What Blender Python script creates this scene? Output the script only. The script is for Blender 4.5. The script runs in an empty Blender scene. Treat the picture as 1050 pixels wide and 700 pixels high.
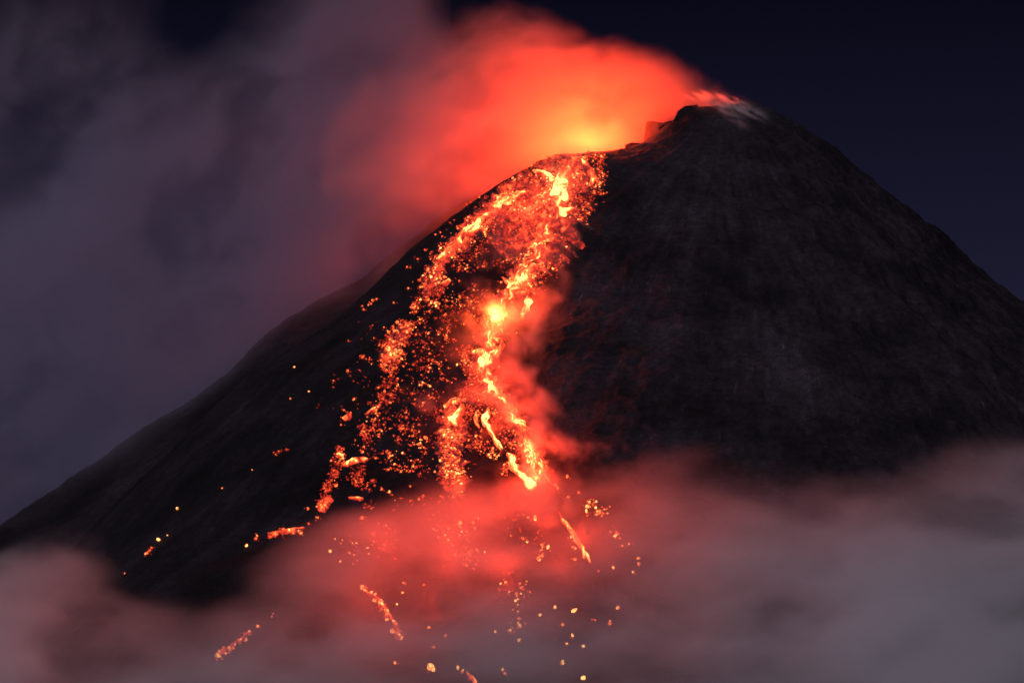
import bpy, bmesh, math, random
import numpy as np
from mathutils import Vector, Matrix
from mathutils.bvhtree import BVHTree

random.seed(7)
rng = np.random.default_rng(11)
scene = bpy.context.scene
COL = scene.collection

# ------------------------------------------------------------------ camera
CAM = np.array([0.0, 0.0, 400.0])
PITCH = math.radians(6.65)
LENS = 138.0
FPX = 1050.0 * LENS / 36.0                      # focal length in photo pixels
cam_data = bpy.data.cameras.new('camera')
cam = bpy.data.objects.new('camera', cam_data)
COL.objects.link(cam)
cam.location = CAM
cam.rotation_euler = (math.pi / 2 + PITCH, 0, 0)
cam_data.lens = LENS
cam_data.sensor_width = 36.0
cam_data.clip_start = 1.0
cam_data.clip_end = 200000.0
scene.camera = cam

# ------------------------------------------------------------------ night sky, moon
MOON_EL, MOON_AZ = math.radians(32), math.radians(-150)   # azimuth from +Y, clockwise to +X
world = bpy.data.worlds.new('World')
scene.world = world
world.use_nodes = True
nt = world.node_tree
for n in list(nt.nodes):
    nt.nodes.remove(n)
out = nt.nodes.new('ShaderNodeOutputWorld')
bg = nt.nodes.new('ShaderNodeBackground')
sky = nt.nodes.new('ShaderNodeTexSky')
sky.sky_type = 'NISHITA'
sky.sun_disc = False
sky.sun_elevation = MOON_EL
sky.sun_rotation = MOON_AZ
sky.air_density = 1.0
sky.dust_density = 0.2
sky.ozone_density = 4.0
tint = nt.nodes.new('ShaderNodeMix')
tint.data_type = 'RGBA'
tint.blend_type = 'MULTIPLY'
tint.inputs[0].default_value = 1.0
tint.inputs[7].default_value = (0.80, 0.46, 0.85, 1)
nt.links.new(sky.outputs[0], tint.inputs[6])
tc = nt.nodes.new('ShaderNodeTexCoord'); sx = nt.nodes.new('ShaderNodeSeparateXYZ'); mr = nt.nodes.new('ShaderNodeMapRange')
nt.links.new(tc.outputs['Generated'], sx.inputs[0]); nt.links.new(sx.outputs[2], mr.inputs[0])
for k_, v_ in ((1, 0.05), (2, 0.22), (3, 1.75), (4, 0.22)): mr.inputs[k_].default_value = v_
ms = nt.nodes.new('ShaderNodeMath'); ms.operation = 'MULTIPLY'; ms.inputs[1].default_value = 0.0038
nt.links.new(mr.outputs[0], ms.inputs[0]); nt.links.new(ms.outputs[0], bg.inputs[1])
nt.links.new(tint.outputs[2], bg.inputs[0])
bg.inputs[1].default_value = 0.0038
nt.links.new(bg.outputs[0], out.inputs[0])

moon_data = bpy.data.lights.new('moon', 'SUN')
moon_data.energy = 1.15
moon_data.angle = math.radians(0.5)
moon_data.color = (0.94, 0.87, 1.03)
moon = bpy.data.objects.new('moon', moon_data)
COL.objects.link(moon)
mdir = Vector((math.sin(MOON_AZ) * math.cos(MOON_EL), math.cos(MOON_AZ) * math.cos(MOON_EL), math.sin(MOON_EL)))
moon.rotation_euler = (-mdir).to_track_quat('-Z', 'Y').to_euler()
moon.location = (0, 0, 4000)

scene.view_settings.view_transform = 'Standard'
scene.view_settings.look = 'None'
scene.view_settings.exposure = 0.0
scene.view_settings.gamma = 1.0
scene.render.engine = 'CYCLES'
cy = scene.cycles
cy.use_denoising = True
cy.denoiser = 'OPENIMAGEDENOISE'
cy.max_bounces = 8
cy.volume_bounces = 4
cy.diffuse_bounces = 2
cy.transparent_max_bounces = 8
cy.sample_clamp_indirect = 3.0
cy.volume_step_rate = 3.0
cy.volume_max_steps = 256
cy.filter_width = 1.6
cy.use_light_tree = True

# ------------------------------------------------------------------ pixels and points
CP, SP = math.cos(PITCH), math.sin(PITCH)

def ray(px, py):
    """Direction of the sight line through a photo pixel (arrays welcome)."""
    u = (np.asarray(px, float) - 525.0) / FPX
    v = (350.0 - np.asarray(py, float)) / FPX
    return np.stack([u, CP - v * SP, SP + v * CP], -1)

def at(px, py, y):
    d = ray(px, py)
    return CAM + d * (y / d[..., 1:2])

def project(x, y, z):
    dx, dy, dz = x - CAM[0], y - CAM[1], z - CAM[2]
    fwd = dy * CP + dz * SP
    up = -dy * SP + dz * CP
    return 525.0 + FPX * dx / fwd, 350.0 - FPX * up / fwd

# ------------------------------------------------------------------ numpy noise
LAT = rng.random((64, 64, 64)).astype(np.float32)

def vnoise(x, y, z):
    xi, yi, zi = np.floor(x), np.floor(y), np.floor(z)
    fx, fy, fz = (x - xi).astype(np.float32), (y - yi).astype(np.float32), (z - zi).astype(np.float32)
    fx = fx * fx * fx * (fx * (fx * 6 - 15) + 10)
    fy = fy * fy * fy * (fy * (fy * 6 - 15) + 10)
    fz = fz * fz * fz * (fz * (fz * 6 - 15) + 10)
    a0, b0, c0 = xi.astype(np.int32) & 63, yi.astype(np.int32) & 63, zi.astype(np.int32) & 63
    a1, b1, c1 = (a0 + 1) & 63, (b0 + 1) & 63, (c0 + 1) & 63
    def lx(b, c):
        p = LAT[a0, b, c]
        return p + (LAT[a1, b, c] - p) * fx
    p0 = lx(b0, c0); p0 = p0 + (lx(b1, c0) - p0) * fy
    p1 = lx(b0, c1); p1 = p1 + (lx(b1, c1) - p1) * fy
    return p0 + (p1 - p0) * fz

def fbm(x, y, z, octaves=4, gain=0.5, seed=0.0, ridged=False):
    tot = 0.0; amp = 1.0; norm = 0.0
    x, y, z = 0.70 * x + 0.71 * z, y + 0.15 * x, 0.71 * x - 0.70 * z
    x = x + seed * 7.31; y = y + seed * 3.17; z = z + seed * 5.77
    for o in range(octaves):
        n = vnoise(x, y, z)
        if ridged:
            n = 1.0 - np.abs(2 * n - 1)
        tot = tot + n * amp
        norm += amp; amp *= gain
        x, y, z = (0.36 * x + 0.48 * y - 0.8 * z) * 2.03 + 11.3, (-0.8 * x + 0.6 * y) * 2.03 + 4.7, (0.48 * x + 0.64 * y + 0.6 * z) * 2.03 + 8.1
    return tot / norm

def sstep(a, b, x):
    t = np.clip((x - a) / (b - a), 0, 1)
    return t * t * (3 - 2 * t)

# ------------------------------------------------------------------ the mountain
Y0 = 6000.0
def rz(pts, y=Y0):
    p = np.array(pts, float)
    w = at(p[:, 0], p[:, 1], y)
    return w[:, 0], w[:, 2]

XA = float(at(748, 105, Y0)[0])
_L = [(0, 1458), (20, 1466), (54, 1463), (74, 1458), (85, 1442), (103, 1433), (121, 1417), (138, 1404), (163, 1394), (194, 1387), (227, 1385), (262, 1379), (302, 1370), (360, 1339), (420, 1293), (465, 1263), (495, 1236), (525, 1204), (570, 1157), (615, 1119), (675, 1078), (749, 1027), (823, 956), (942, 836), (1030, 741), (1118, 655), (1338, 462), (5200, 4)]
_R = [(0, 1468), (36, 1471), (56, 1462), (78, 1452), (116, 1429), (154, 1401), (191, 1368), (228, 1325), (266, 1297), (303, 1265), (336, 1245), (355, 1222), (377, 1192), (452, 1136), (555, 1039), (747, 876), (1113, 608), (5200, -28)]
RPROF = tuple(np.array(_R, float).T)
LPROF = tuple(np.array(_L, float).T)
FPROF = (np.array([0, 30, 120, 300, 600, 1000, 1500, 2100, 3000, 4200]), np.array([1466, 1456, 1392, 1268, 1062, 800, 520, 280, 90, 0]))
fx_, fz_ = rz([(560, 190), (490, 200), (452, 222), (430, 241), (400, 263), (370, 286), (330, 306), (295, 325), (278, 337), (262, 351), (240, 374), (200, 405),
               (150, 438), (120, 456), (60, 500), (20, 526), (-40, 566), (-200, 680)], 6260.0)
FAR = (fx_[::-1].copy(), fz_[::-1].copy())

def terrain(x, y):
    dx, dy = x - XA, y - Y0
    r = np.hypot(dx, dy) + 1e-6
    th = np.arctan2(dy, dx)
    # warp the angle a little so that the faces are not a turned shape
    wob = (fbm(x / 240, y / 240, 0 * x + 3, 3, seed=2) - 0.5)
    c, s = np.cos(th + wob * 0.25 * sstep(60, 400, r)), np.sin(th + wob * 0.25 * sstep(60, 400, r))
    wR, wL, wF, wB = np.clip(c, 0, 1) ** 2, np.clip(-c, 0, 1) ** 2, np.clip(-s, 0, 1) ** 2, np.clip(s, 0, 1) ** 2
    R = np.interp(r, *RPROF); L = np.interp(r, *LPROF); F = np.interp(r, *FPROF)
    h = wR * R + wL * L + wF * F + wB * (F - 15)
    # crater bowl breached towards the left front lip
    cx = float(at(618, 150, Y0)[0])
    q = np.hypot((x - cx) / 95.0, (y - (Y0 + 125)) / 85.0)
    h = h - 95 * (1 - sstep(0.45, 1.0, q))
    # far shoulder behind the left ridge
    f = np.interp(x, *FAR) - np.abs(y - 6260) * 0.62
    f = np.where(x > fx_[0], -500, f)
    h = np.maximum(h, f)
    # radial gullies and rock
    amp = sstep(20, 260, r)
    ang = th * 9.0
    ca, sa = np.cos(th) * 5.5, np.sin(th) * 5.5
    gul = fbm(ca, sa, r / 700.0 + wob * 2, 3, 0.55, seed=5, ridged=True) - 0.6
    gul2 = fbm(ca * 4, sa * 4, r / 260.0 + wob * 3, 3, 0.55, seed=9, ridged=True) - 0.6
    gmask = 0.25 + 1.1 * fbm(x / 330, y / 330, 0 * x, 3, seed=12)
    h = h + sstep(80, 520, r) * (0.35 + 0.65 * sstep(-80, 180, dx)) * (24 * gul + 5 * gul2 * gmask)
    wx, wy = (fbm(x / 90, y / 90, h / 90, 3, seed=14) - .5) * 60, (fbm(x / 90, y / 90, h / 90, 3, seed=15) - .5) * 60
    rock = fbm((x + wx) / 75, (y + wy) / 75, h / 75, 5, 0.55, seed=1, ridged=True) - 0.6
    fine = fbm(x / 17, y / 17, h / 17, 4, 0.6, seed=4) - 0.5
    side = 0.5 + 0.5 * sstep(-200, 80, dx)
    big = fbm((x + wx) / 210, (y + wy) / 210, h / 210, 4, 0.55, seed=19, ridged=True) - 0.6
    h = h + (6 + 17 * amp) * rock * side + 26 * amp * big * sstep(-60, 160, dx) * (1 - 0.5 * sstep(500, 900, r)) + 3.0 * fine
    low = 6 * (fbm(x / 900, y / 900, 0 * x, 4, seed=6) - 0.3) * 10
    return np.maximum(h, low)

def axis_points(a, b, step, far_a, far_b):
    core = list(np.arange(a, b, step))
    lo, hi, s = [], [], step
    v = a
    while v > far_a:
        s *= 1.22; v -= s; lo.append(v)
    s = step; v = core[-1]
    while v < far_b:
        s *= 1.22; v += s; hi.append(v)
    return np.array(lo[::-1] + core + hi)

gx = axis_points(-900, 900, 3.0, -45000, 45000)
gy = axis_points(4250, 6420, 3.6, -30000, 70000)
GX, GY = np.meshgrid(gx, gy, indexing='ij')
GZ = terrain(GX, GY)
nx, ny = GX.shape
verts = np.stack([GX, GY, GZ], -1).reshape(-1, 3)
ii = np.arange(nx * ny).reshape(nx, ny)
quads = np.stack([ii[:-1, :-1], ii[1:, :-1], ii[1:, 1:], ii[:-1, 1:]], -1).reshape(-1, 4)

def np_mesh(name, v, f):
    me = bpy.data.meshes.new(name)
    me.vertices.add(len(v)); me.vertices.foreach_set('co', np.asarray(v, np.float32).ravel())
    k = f.shape[1]
    me.loops.add(f.size); me.loops.foreach_set('vertex_index', f.astype(np.int32).ravel())
    me.polygons.add(len(f)); me.polygons.foreach_set('loop_start', np.arange(0, f.size, k, dtype=np.int32))
    me.update(calc_edges=True)
    return me

def link(name, me, mat=None, parent=None):
    o = bpy.data.objects.new(name, me)
    COL.objects.link(o)
    if mat is not None:
        me.materials.clear(); me.materials.append(mat)
    if parent is not None:
        o.parent = parent
    return o

def tag(o, label=None, cat=None, group=None, kind=None):
    if label: o['label'] = label
    if cat: o['category'] = cat
    if group: o['group'] = group
    if kind: o['kind'] = kind
    return o

# ------------------------------------------------------------------ materials
def new_mat(name):
    m = bpy.data.materials.new(name); m.use_nodes = True
    t = m.node_tree
    for n in list(t.nodes): t.nodes.remove(n)
    o = t.nodes.new('ShaderNodeOutputMaterial')
    return m, t, o

def rock_material(name='volcanic_rock', scale=1.0, streaks=False):
    m, t, o = new_mat(name)
    L = t.links.new
    p = t.nodes.new('ShaderNodeBsdfPrincipled')
    g = t.nodes.new('ShaderNodeNewGeometry')
    n1 = t.nodes.new('ShaderNodeTexNoise'); n1.inputs['Scale'].default_value = 0.0085 * scale; n1.inputs['Detail'].default_value = 8; n1.inputs['Roughness'].default_value = 0.65
    n2 = t.nodes.new('ShaderNodeTexNoise'); n2.inputs['Scale'].default_value = 0.11 * scale; n2.inputs['Detail'].default_value = 7; n2.inputs['Roughness'].default_value = 0.7
    L(g.outputs['Position'], n1.inputs['Vector']); L(g.outputs['Position'], n2.inputs['Vector'])
    r1 = t.nodes.new('ShaderNodeValToRGB')
    e = r1.color_ramp.elements
    e[0].position = 0.36; e[0].color = (0.010, 0.0080, 0.0104, 1)
    e[1].position = 0.70; e[1].color = (0.048, 0.037, 0.047, 1)
    L(n1.outputs['Fac'], r1.inputs[0])
    r2 = t.nodes.new('ShaderNodeValToRGB')
    e = r2.color_ramp.elements
    e[0].position = 0.38; e[0].color = (0.6, 0.6, 0.6, 1)
    e[1].position = 0.72; e[1].color = (1.5, 1.5, 1.5, 1)
    L(n2.outputs['Fac'], r2.inputs[0])
    mx = t.nodes.new('ShaderNodeMix'); mx.data_type = 'RGBA'; mx.blend_type = 'MULTIPLY'; mx.inputs[0].default_value = 1
    L(r1.outputs[0], mx.inputs[6]); L(r2.outputs[0], mx.inputs[7])
    base = mx.outputs[2]
    if streaks:
        # darker rock tone on the left of the mountain
        ya = t.nodes.new('ShaderNodeAttribute'); ya.attribute_name = 'left_tone'
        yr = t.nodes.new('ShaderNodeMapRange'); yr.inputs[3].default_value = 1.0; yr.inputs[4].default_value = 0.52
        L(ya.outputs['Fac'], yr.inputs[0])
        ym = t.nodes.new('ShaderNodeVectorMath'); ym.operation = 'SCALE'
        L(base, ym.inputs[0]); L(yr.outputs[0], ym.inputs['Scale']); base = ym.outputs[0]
    if streaks:
        ra = t.nodes.new('ShaderNodeAttribute'); ra.attribute_name = 'radial'
        n3 = t.nodes.new('ShaderNodeTexNoise'); n3.inputs['Scale'].default_value = 1.7; n3.inputs['Detail'].default_value = 8; n3.inputs['Roughness'].default_value = 0.68; n3.inputs['Distortion'].default_value = 1.6
        L(ra.outputs['Vector'], n3.inputs['Vector'])
        r3 = t.nodes.new('ShaderNodeValToRGB'); e = r3.color_ramp.elements
        e[0].position = 0.36; e[0].color = (0.62, 0.60, 0.62, 1)
        e[1].position = 0.74; e[1].color = (1.75, 1.62, 1.8, 1)
        x3 = e.new(0.55); x3.color = (1.0, 0.97, 1.02, 1)
        L(n3.outputs['Fac'], r3.inputs[0])
        m3 = t.nodes.new('ShaderNodeMix'); m3.data_type = 'RGBA'; m3.blend_type = 'MULTIPLY'; m3.inputs[0].default_value = 1
        L(base, m3.inputs[6]); L(r3.outputs[0], m3.inputs[7]); base = m3.outputs[2]
        n4 = t.nodes.new('ShaderNodeTexNoise'); n4.inputs['Scale'].default_value = 22.0; n4.inputs['Detail'].default_value = 4; n4.inputs['Roughness'].default_value = 0.6
        L(ra.outputs['Vector'], n4.inputs['Vector'])
        r4 = t.nodes.new('ShaderNodeValToRGB'); e = r4.color_ramp.elements
        e[0].position = 0.64; e[0].color = (1, 1, 1, 1)
        e[1].position = 0.78; e[1].color = (3.6, 3.5, 4.2, 1)
        L(n4.outputs['Fac'], r4.inputs[0])
        m4 = t.nodes.new('ShaderNodeMix'); m4.data_type = 'RGBA'; m4.blend_type = 'MULTIPLY'; m4.inputs[0].default_value = 1
        L(base, m4.inputs[6]); L(r4.outputs[0], m4.inputs[7]); base = m4.outputs[2]
    L(base, p.inputs['Base Color'])
    p.inputs['Roughness'].default_value = 0.92
    p.inputs['Specular IOR Level'].default_value = 0.2
    b = t.nodes.new('ShaderNodeBump'); b.inputs['Strength'].default_value = 0.8; b.inputs['Distance'].default_value = 6.0 / scale
    L(n2.outputs['Fac'], b.inputs['Height']); L(b.outputs[0], p.inputs['Normal'])
    L(p.outputs[0], o.inputs['Surface'])
    return m

ROCK = rock_material()
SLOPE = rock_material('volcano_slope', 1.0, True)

def heat_nodes(t, heat_socket, gain=3.6):
    """Incandescence: heat 0..1 -> colour and strength of the glow of molten rock."""
    L = t.links.new
    r = t.nodes.new('ShaderNodeValToRGB')
    el = r.color_ramp.elements
    el[0].position = 0.0; el[0].color = (0.5, 0.012, 0.004, 1)
    el[1].position = 1.0; el[1].color = (1.0, 0.46, 0.12, 1)
    for pos, c in ((0.35, (1, 0.028, 0.010)), (0.6, (1, 0.070, 0.017)), (0.8, (1, 0.17, 0.032))):
        x = el.new(pos); x.color = (*c, 1)
    L(heat_socket, r.inputs[0])
    mr = t.nodes.new('ShaderNodeMath'); mr.operation = 'POWER'; mr.inputs[1].default_value = 2.0
    cl = t.nodes.new('ShaderNodeClamp'); L(heat_socket, cl.inputs[0]); L(cl.outputs[0], mr.inputs[0])
    ms = t.nodes.new('ShaderNodeMath'); ms.operation = 'MULTIPLY'; ms.inputs[1].default_value = gain
    L(mr.outputs[0], ms.inputs[0])
    return r.outputs[0], ms.outputs[0]

def lava_material(name='molten_lava', contrast=2.9, bias=-1.5):
    m, t, o = new_mat(name)
    L = t.links.new
    p = t.nodes.new('ShaderNodeBsdfPrincipled')
    p.inputs['Base Color'].default_value = (0.03, 0.027, 0.027, 1); p.inputs['Roughness'].default_value = 0.9
    st = t.nodes.new('ShaderNodeAttribute'); st.attribute_name = 'flow'
    mp = t.nodes.new('ShaderNodeVectorMath'); mp.operation = 'MULTIPLY'; mp.inputs[1].default_value = (0.55, 1.0, 1.0)
    L(st.outputs['Vector'], mp.inputs[0])
    n = t.nodes.new('ShaderNodeTexNoise'); n.inputs['Scale'].default_value = 0.11; n.inputs['Detail'].default_value = 5; n.inputs['Roughness'].default_value = 0.62
    n.inputs['Distortion'].default_value = 0.6
    L(mp.outputs[0], n.inputs['Vector'])
    h = t.nodes.new('ShaderNodeAttribute'); h.attribute_name = 'hotness'
    a = t.nodes.new('ShaderNodeMath'); a.operation = 'MULTIPLY_ADD'; a.inputs[1].default_value = contrast; a.inputs[2].default_value = bias
    L(n.outputs['Fac'], a.inputs[0])
    s = t.nodes.new('ShaderNodeMath'); s.operation = 'ADD'; s.use_clamp = True
    L(a.outputs[0], s.inputs[0]); L(h.outputs['Fac'], s.inputs[1])
    c, k = heat_nodes(t, s.outputs[0])
    L(c, p.inputs['Emission Color']); L(k, p.inputs['Emission Strength'])
    L(p.outputs[0], o.inputs['Surface'])
    m.cycles.emission_sampling = 'NONE'
    return m

def ember_material():
    m, t, o = new_mat('glowing_rock')
    L = t.links.new
    p = t.nodes.new('ShaderNodeBsdfPrincipled')
    p.inputs['Base Color'].default_value = (0.03, 0.027, 0.027, 1); p.inputs['Roughness'].default_value = 0.9
    g = t.nodes.new('ShaderNodeNewGeometry')
    n = t.nodes.new('ShaderNodeTexNoise'); n.inputs['Scale'].default_value = 0.28; n.inputs['Detail'].default_value = 4
    L(g.outputs['Position'], n.inputs['Vector'])
    h = t.nodes.new('ShaderNodeAttribute'); h.attribute_name = 'hotness'
    oi = t.nodes.new('ShaderNodeObjectInfo')
    sep = t.nodes.new('ShaderNodeSeparateColor'); L(oi.outputs['Color'], sep.inputs[0])
    hm = t.nodes.new('ShaderNodeMath'); hm.operation = 'MULTIPLY'
    L(h.outputs['Fac'], hm.inputs[0]); L(sep.outputs[0], hm.inputs[1])
    a = t.nodes.new('ShaderNodeMath'); a.operation = 'MULTIPLY_ADD'; a.inputs[1].default_value = 1.5; a.inputs[2].default_value = -0.75
    L(n.outputs['Fac'], a.inputs[0])
    s = t.nodes.new('ShaderNodeMath'); s.operation = 'ADD'; s.use_clamp = True
    L(a.outputs[0], s.inputs[0]); L(hm.outputs[0], s.inputs[1])
    c, k = heat_nodes(t, s.outputs[0], 3.0)
    L(c, p.inputs['Emission Color']); L(k, p.inputs['Emission Strength'])
    L(p.outputs[0], o.inputs['Surface'])
    m.cycles.emission_sampling = 'NONE'
    return m

LAVA = lava_material()
HOTBED = lava_material('hot_debris_haze', 2.0, -1.0)
EMBER = ember_material()

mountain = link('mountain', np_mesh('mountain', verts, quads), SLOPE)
_r, _t = np.hypot(GX - XA, GY - Y0), np.arctan2(GY - Y0, GX - XA)
_a = mountain.data.attributes.new('radial', 'FLOAT_VECTOR', 'POINT')
_a.data.foreach_set('vector', np.stack([np.cos(_t) * 7, np.sin(_t) * 7, _r / 420.0 + GZ / 2000.0], -1).astype(np.float32).ravel())
mountain.data.shade_smooth()
tag(mountain, kind='structure')
_b = mountain.data.attributes.new('left_tone', 'FLOAT', 'POINT')
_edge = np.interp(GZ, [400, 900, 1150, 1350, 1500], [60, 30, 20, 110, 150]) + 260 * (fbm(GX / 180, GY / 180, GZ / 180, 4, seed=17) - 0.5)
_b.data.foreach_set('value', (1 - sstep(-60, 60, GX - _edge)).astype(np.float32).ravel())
BVH = BVHTree.FromPolygons([tuple(v) for v in verts.tolist()], quads.tolist())

def hit(px, py):
    d = ray(px, py); d = Vector(d).normalized()
    loc, nor, idx, dist = BVH.ray_cast(Vector(CAM), d)
    if loc is None or loc.y > 6400: return None, None
    return loc, (nor if nor.z > 0 else -nor)

# ------------------------------------------------------------------ rocks on the crater rim
def rock_mesh(name, size, seed, sub=3, rough=0.35, flat=1.0):
    bm = bmesh.new()
    bmesh.ops.create_icosphere(bm, subdivisions=sub, radius=1.0)
    v = np.array([x.co[:] for x in bm.verts])
    n = fbm(v[:, 0] * 1.3 + seed * 3.3, v[:, 1] * 1.3, v[:, 2] * 1.3, 4, 0.55, seed=seed)
    k = 1 + (n - 0.5) * 2 * rough
    # chop into facets
    r2 = np.random.default_rng(seed)
    for q in range(9):
        d = r2.normal(size=3); d /= np.linalg.norm(d)
        lim = r2.uniform(0.62, 0.9)
        pr = (v * k[:, None]) @ d
        k = np.where(pr > lim, k * lim / np.maximum(pr, 1e-6), k)
    v = v * k[:, None] * np.array(size)
    for x, c in zip(bm.verts, v): x.co = c
    me = bpy.data.meshes.new(name); bm.to_mesh(me); bm.free()
    return me

def heat_attr(me, val=1.0):
    a = me.attributes.new('hotness', 'FLOAT', 'POINT')
    a.data.foreach_set('value', np.full(len(me.vertices), val, np.float32) if np.isscalar(val) else np.asarray(val, np.float32))

def crag(outline, y, depth, seed, label):
    """A craggy block whose front follows an outline of sight points at depth y."""
    P = np.array([at(px, py, y) for px, py in outline])
    c = P.mean(0)
    bm = bmesh.new()
    f = bm.faces.new([bm.verts.new(p - c) for p in P])
    bmesh.ops.recalc_face_normals(bm, faces=bm.faces)
    ex = bmesh.ops.extrude_face_region(bm, geom=[f])
    for v in [g for g in ex['geom'] if isinstance(g, bmesh.types.BMVert)]: v.co.y += depth
    bmesh.ops.recalc_face_normals(bm, faces=bm.faces)
    bmesh.ops.triangulate(bm, faces=bm.faces)
    for q in range(4):
        bmesh.ops.subdivide_edges(bm, edges=[e for e in bm.edges if e.calc_length() > 4.5], cuts=1)
    v = np.array([x.co[:] for x in bm.verts])
    for k in range(3):
        n = fbm(v[:, 0] / 11, v[:, 1] / 11, v[:, 2] / 11, 4, 0.6, seed=seed + k, ridged=True) - 0.6
        for x, dd in zip(bm.verts, n): x.co[k] += float(dd) * (3.5, 6, 2.4)[k]
    me = bpy.data.meshes.new('rim_rock'); bm.to_mesh(me); bm.free()
    o = link('rim_rock', me, ROCK); o.location = c
    tag(o, label, 'rock', 'rocks on the crater rim')
crag([(659, 158), (661, 140), (662.5, 125), (669, 124.5), (680, 126.5), (682, 150)], 6085, 28, 3, 'blunt flat topped rock block rising from the crater rim inside the red smoke')
crag([(674, 150), (674.8, 127.5), (683, 125), (697, 122), (704, 140)], 6080, 30, 5, 'lower wide rock joining the rim block to the dark summit crag')
crag([(688, 130), (694.5, 114.5), (702, 109.0), (715, 107.5), (724, 120)], 5974, 16, 11, 'dark cliff corner where the summit crest drops toward the crater')
crag([(672, 146), (676, 131), (683, 127.0), (694, 124.5), (698, 136)], 5978, 14, 14, 'dark stepped ledge below the summit cliff corner')
crag([(640, 158), (641, 148), (648, 146), (657, 147), (660, 158)], 6045, 22, 8, 'small rock step at the edge where the lava spills over the rim')

# ------------------------------------------------------------------ lava
def drape(name, pts, label, cat='lava stream', group='bright lava streams on the slope', heat=0.75, thick=4.0, seed=0, parent=None, bed=False):
    """A tongue of lava laid along sight points (px, py, half width px[, heat])."""
    P = np.array([p[:3] for p in pts], float)
    H = np.array([p[3] if len(p) > 3 else heat for p in pts], float)
    if not bed:
        P[:, 2] *= 1.35; H = H + 0.03
    else:
        H = H + 0.09
    seg = np.hypot(*np.diff(P[:, :2], axis=0).T)
    s = np.concatenate([[0], np.cumsum(seg)])
    n = max(5, int(s[-1] / 1.2))
    q = np.linspace(0, s[-1], n)
    # smooth centreline
    cx, cyy, w, hh = (np.interp(q, s, P[:, 0]), np.interp(q, s, P[:, 1]), np.interp(q, s, P[:, 2]), np.interp(q, s, H))
    ker = np.ones(5) / 5
    if n > 12:
        for arr in (cx, cyy):
            arr[2:-2] = np.convolve(arr, ker, 'valid')
    if bed:
        kk = np.ones(31) / 31
        for arr in (cx, cyy):
            arr[:] = np.convolve(np.concatenate([arr[0] + (np.arange(15) - 15) * (arr[1] - arr[0]), arr, arr[-1] + (np.arange(15) + 1) * (arr[-1] - arr[-2])]), kk, 'valid')
    wob = fbm(q / 9, 0 * q + seed, 0 * q, 3, seed=seed + 1) - 0.5
    tx, ty = np.gradient(cx), np.gradient(cyy)
    ln = np.hypot(tx, ty) + 1e-6
    nxp, nyp = -ty / ln, tx / ln
    wa = 0.0 if bed else 0.9
    cx = cx + nxp * wob * w * wa; cyy = cyy + nyp * wob * w * wa
    ends = np.minimum(1, np.minimum(np.arange(n) + 0.4, n - 0.6 - np.arange(n)) / 3.5) ** 0.6
    m = int(max(9, 2 * w.max() / 2.0)) | 1
    V, FL, HT = [], [], []
    for i in range(n):
        for j in range(m):
            t = (j / (m - 1)) * 2 - 1
            edge = 1 + (vnoise(np.array([q[i] / 4.0]), np.array([np.sign(t) * 3.0 + seed]), np.array([7.7 + seed]))[0] - 0.5) * 1.1
            ww = w[i] * edge * ends[i]
            x, y = cx[i] + nxp[i] * t * ww, cyy[i] + nyp[i] * t * ww
            loc, nor = hit(x, y)
            if loc is None:
                if V: loc, nor = Vector(V[-1]), Vector((0, 0, 1))
                else: loc, nor = Vector(at(x, y, 5900)), Vector((0, 0, 1))
                V.append(tuple(loc))
            else:
                lift = thick * (1 - t * t) * min(1, 0.4 + w[i] / 5) - (1.2 if abs(t) > 0.99 else 0.0)
                V.append(tuple(loc + nor * (lift + 0.25)))
            FL.append((x * 2.6, y * 1.5, seed * 17.3) if bed else (q[i] * 1.5, t * w[i] * 1.5, seed * 17.3))
            HT.append(hh[i] - 0.42 * abs(t) ** 2.2)
    V = np.array(V)
    idx = np.arange(n * m).reshape(n, m)
    f = np.stack([idx[:-1, :-1], idx[1:, :-1], idx[1:, 1:], idx[:-1, 1:]], -1).reshape(-1, 4)
    me = np_mesh(name, V, f)
    a = me.attributes.new('flow', 'FLOAT_VECTOR', 'POINT'); a.data.foreach_set('vector', np.array(FL, np.float32).ravel())
    heat_attr(me, np.array(HT))
    me.shade_smooth()
    o = link(name, me, HOTBED if bed else LAVA, parent)
    if parent is None:
        tag(o, label, cat, group)
    return o

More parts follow.
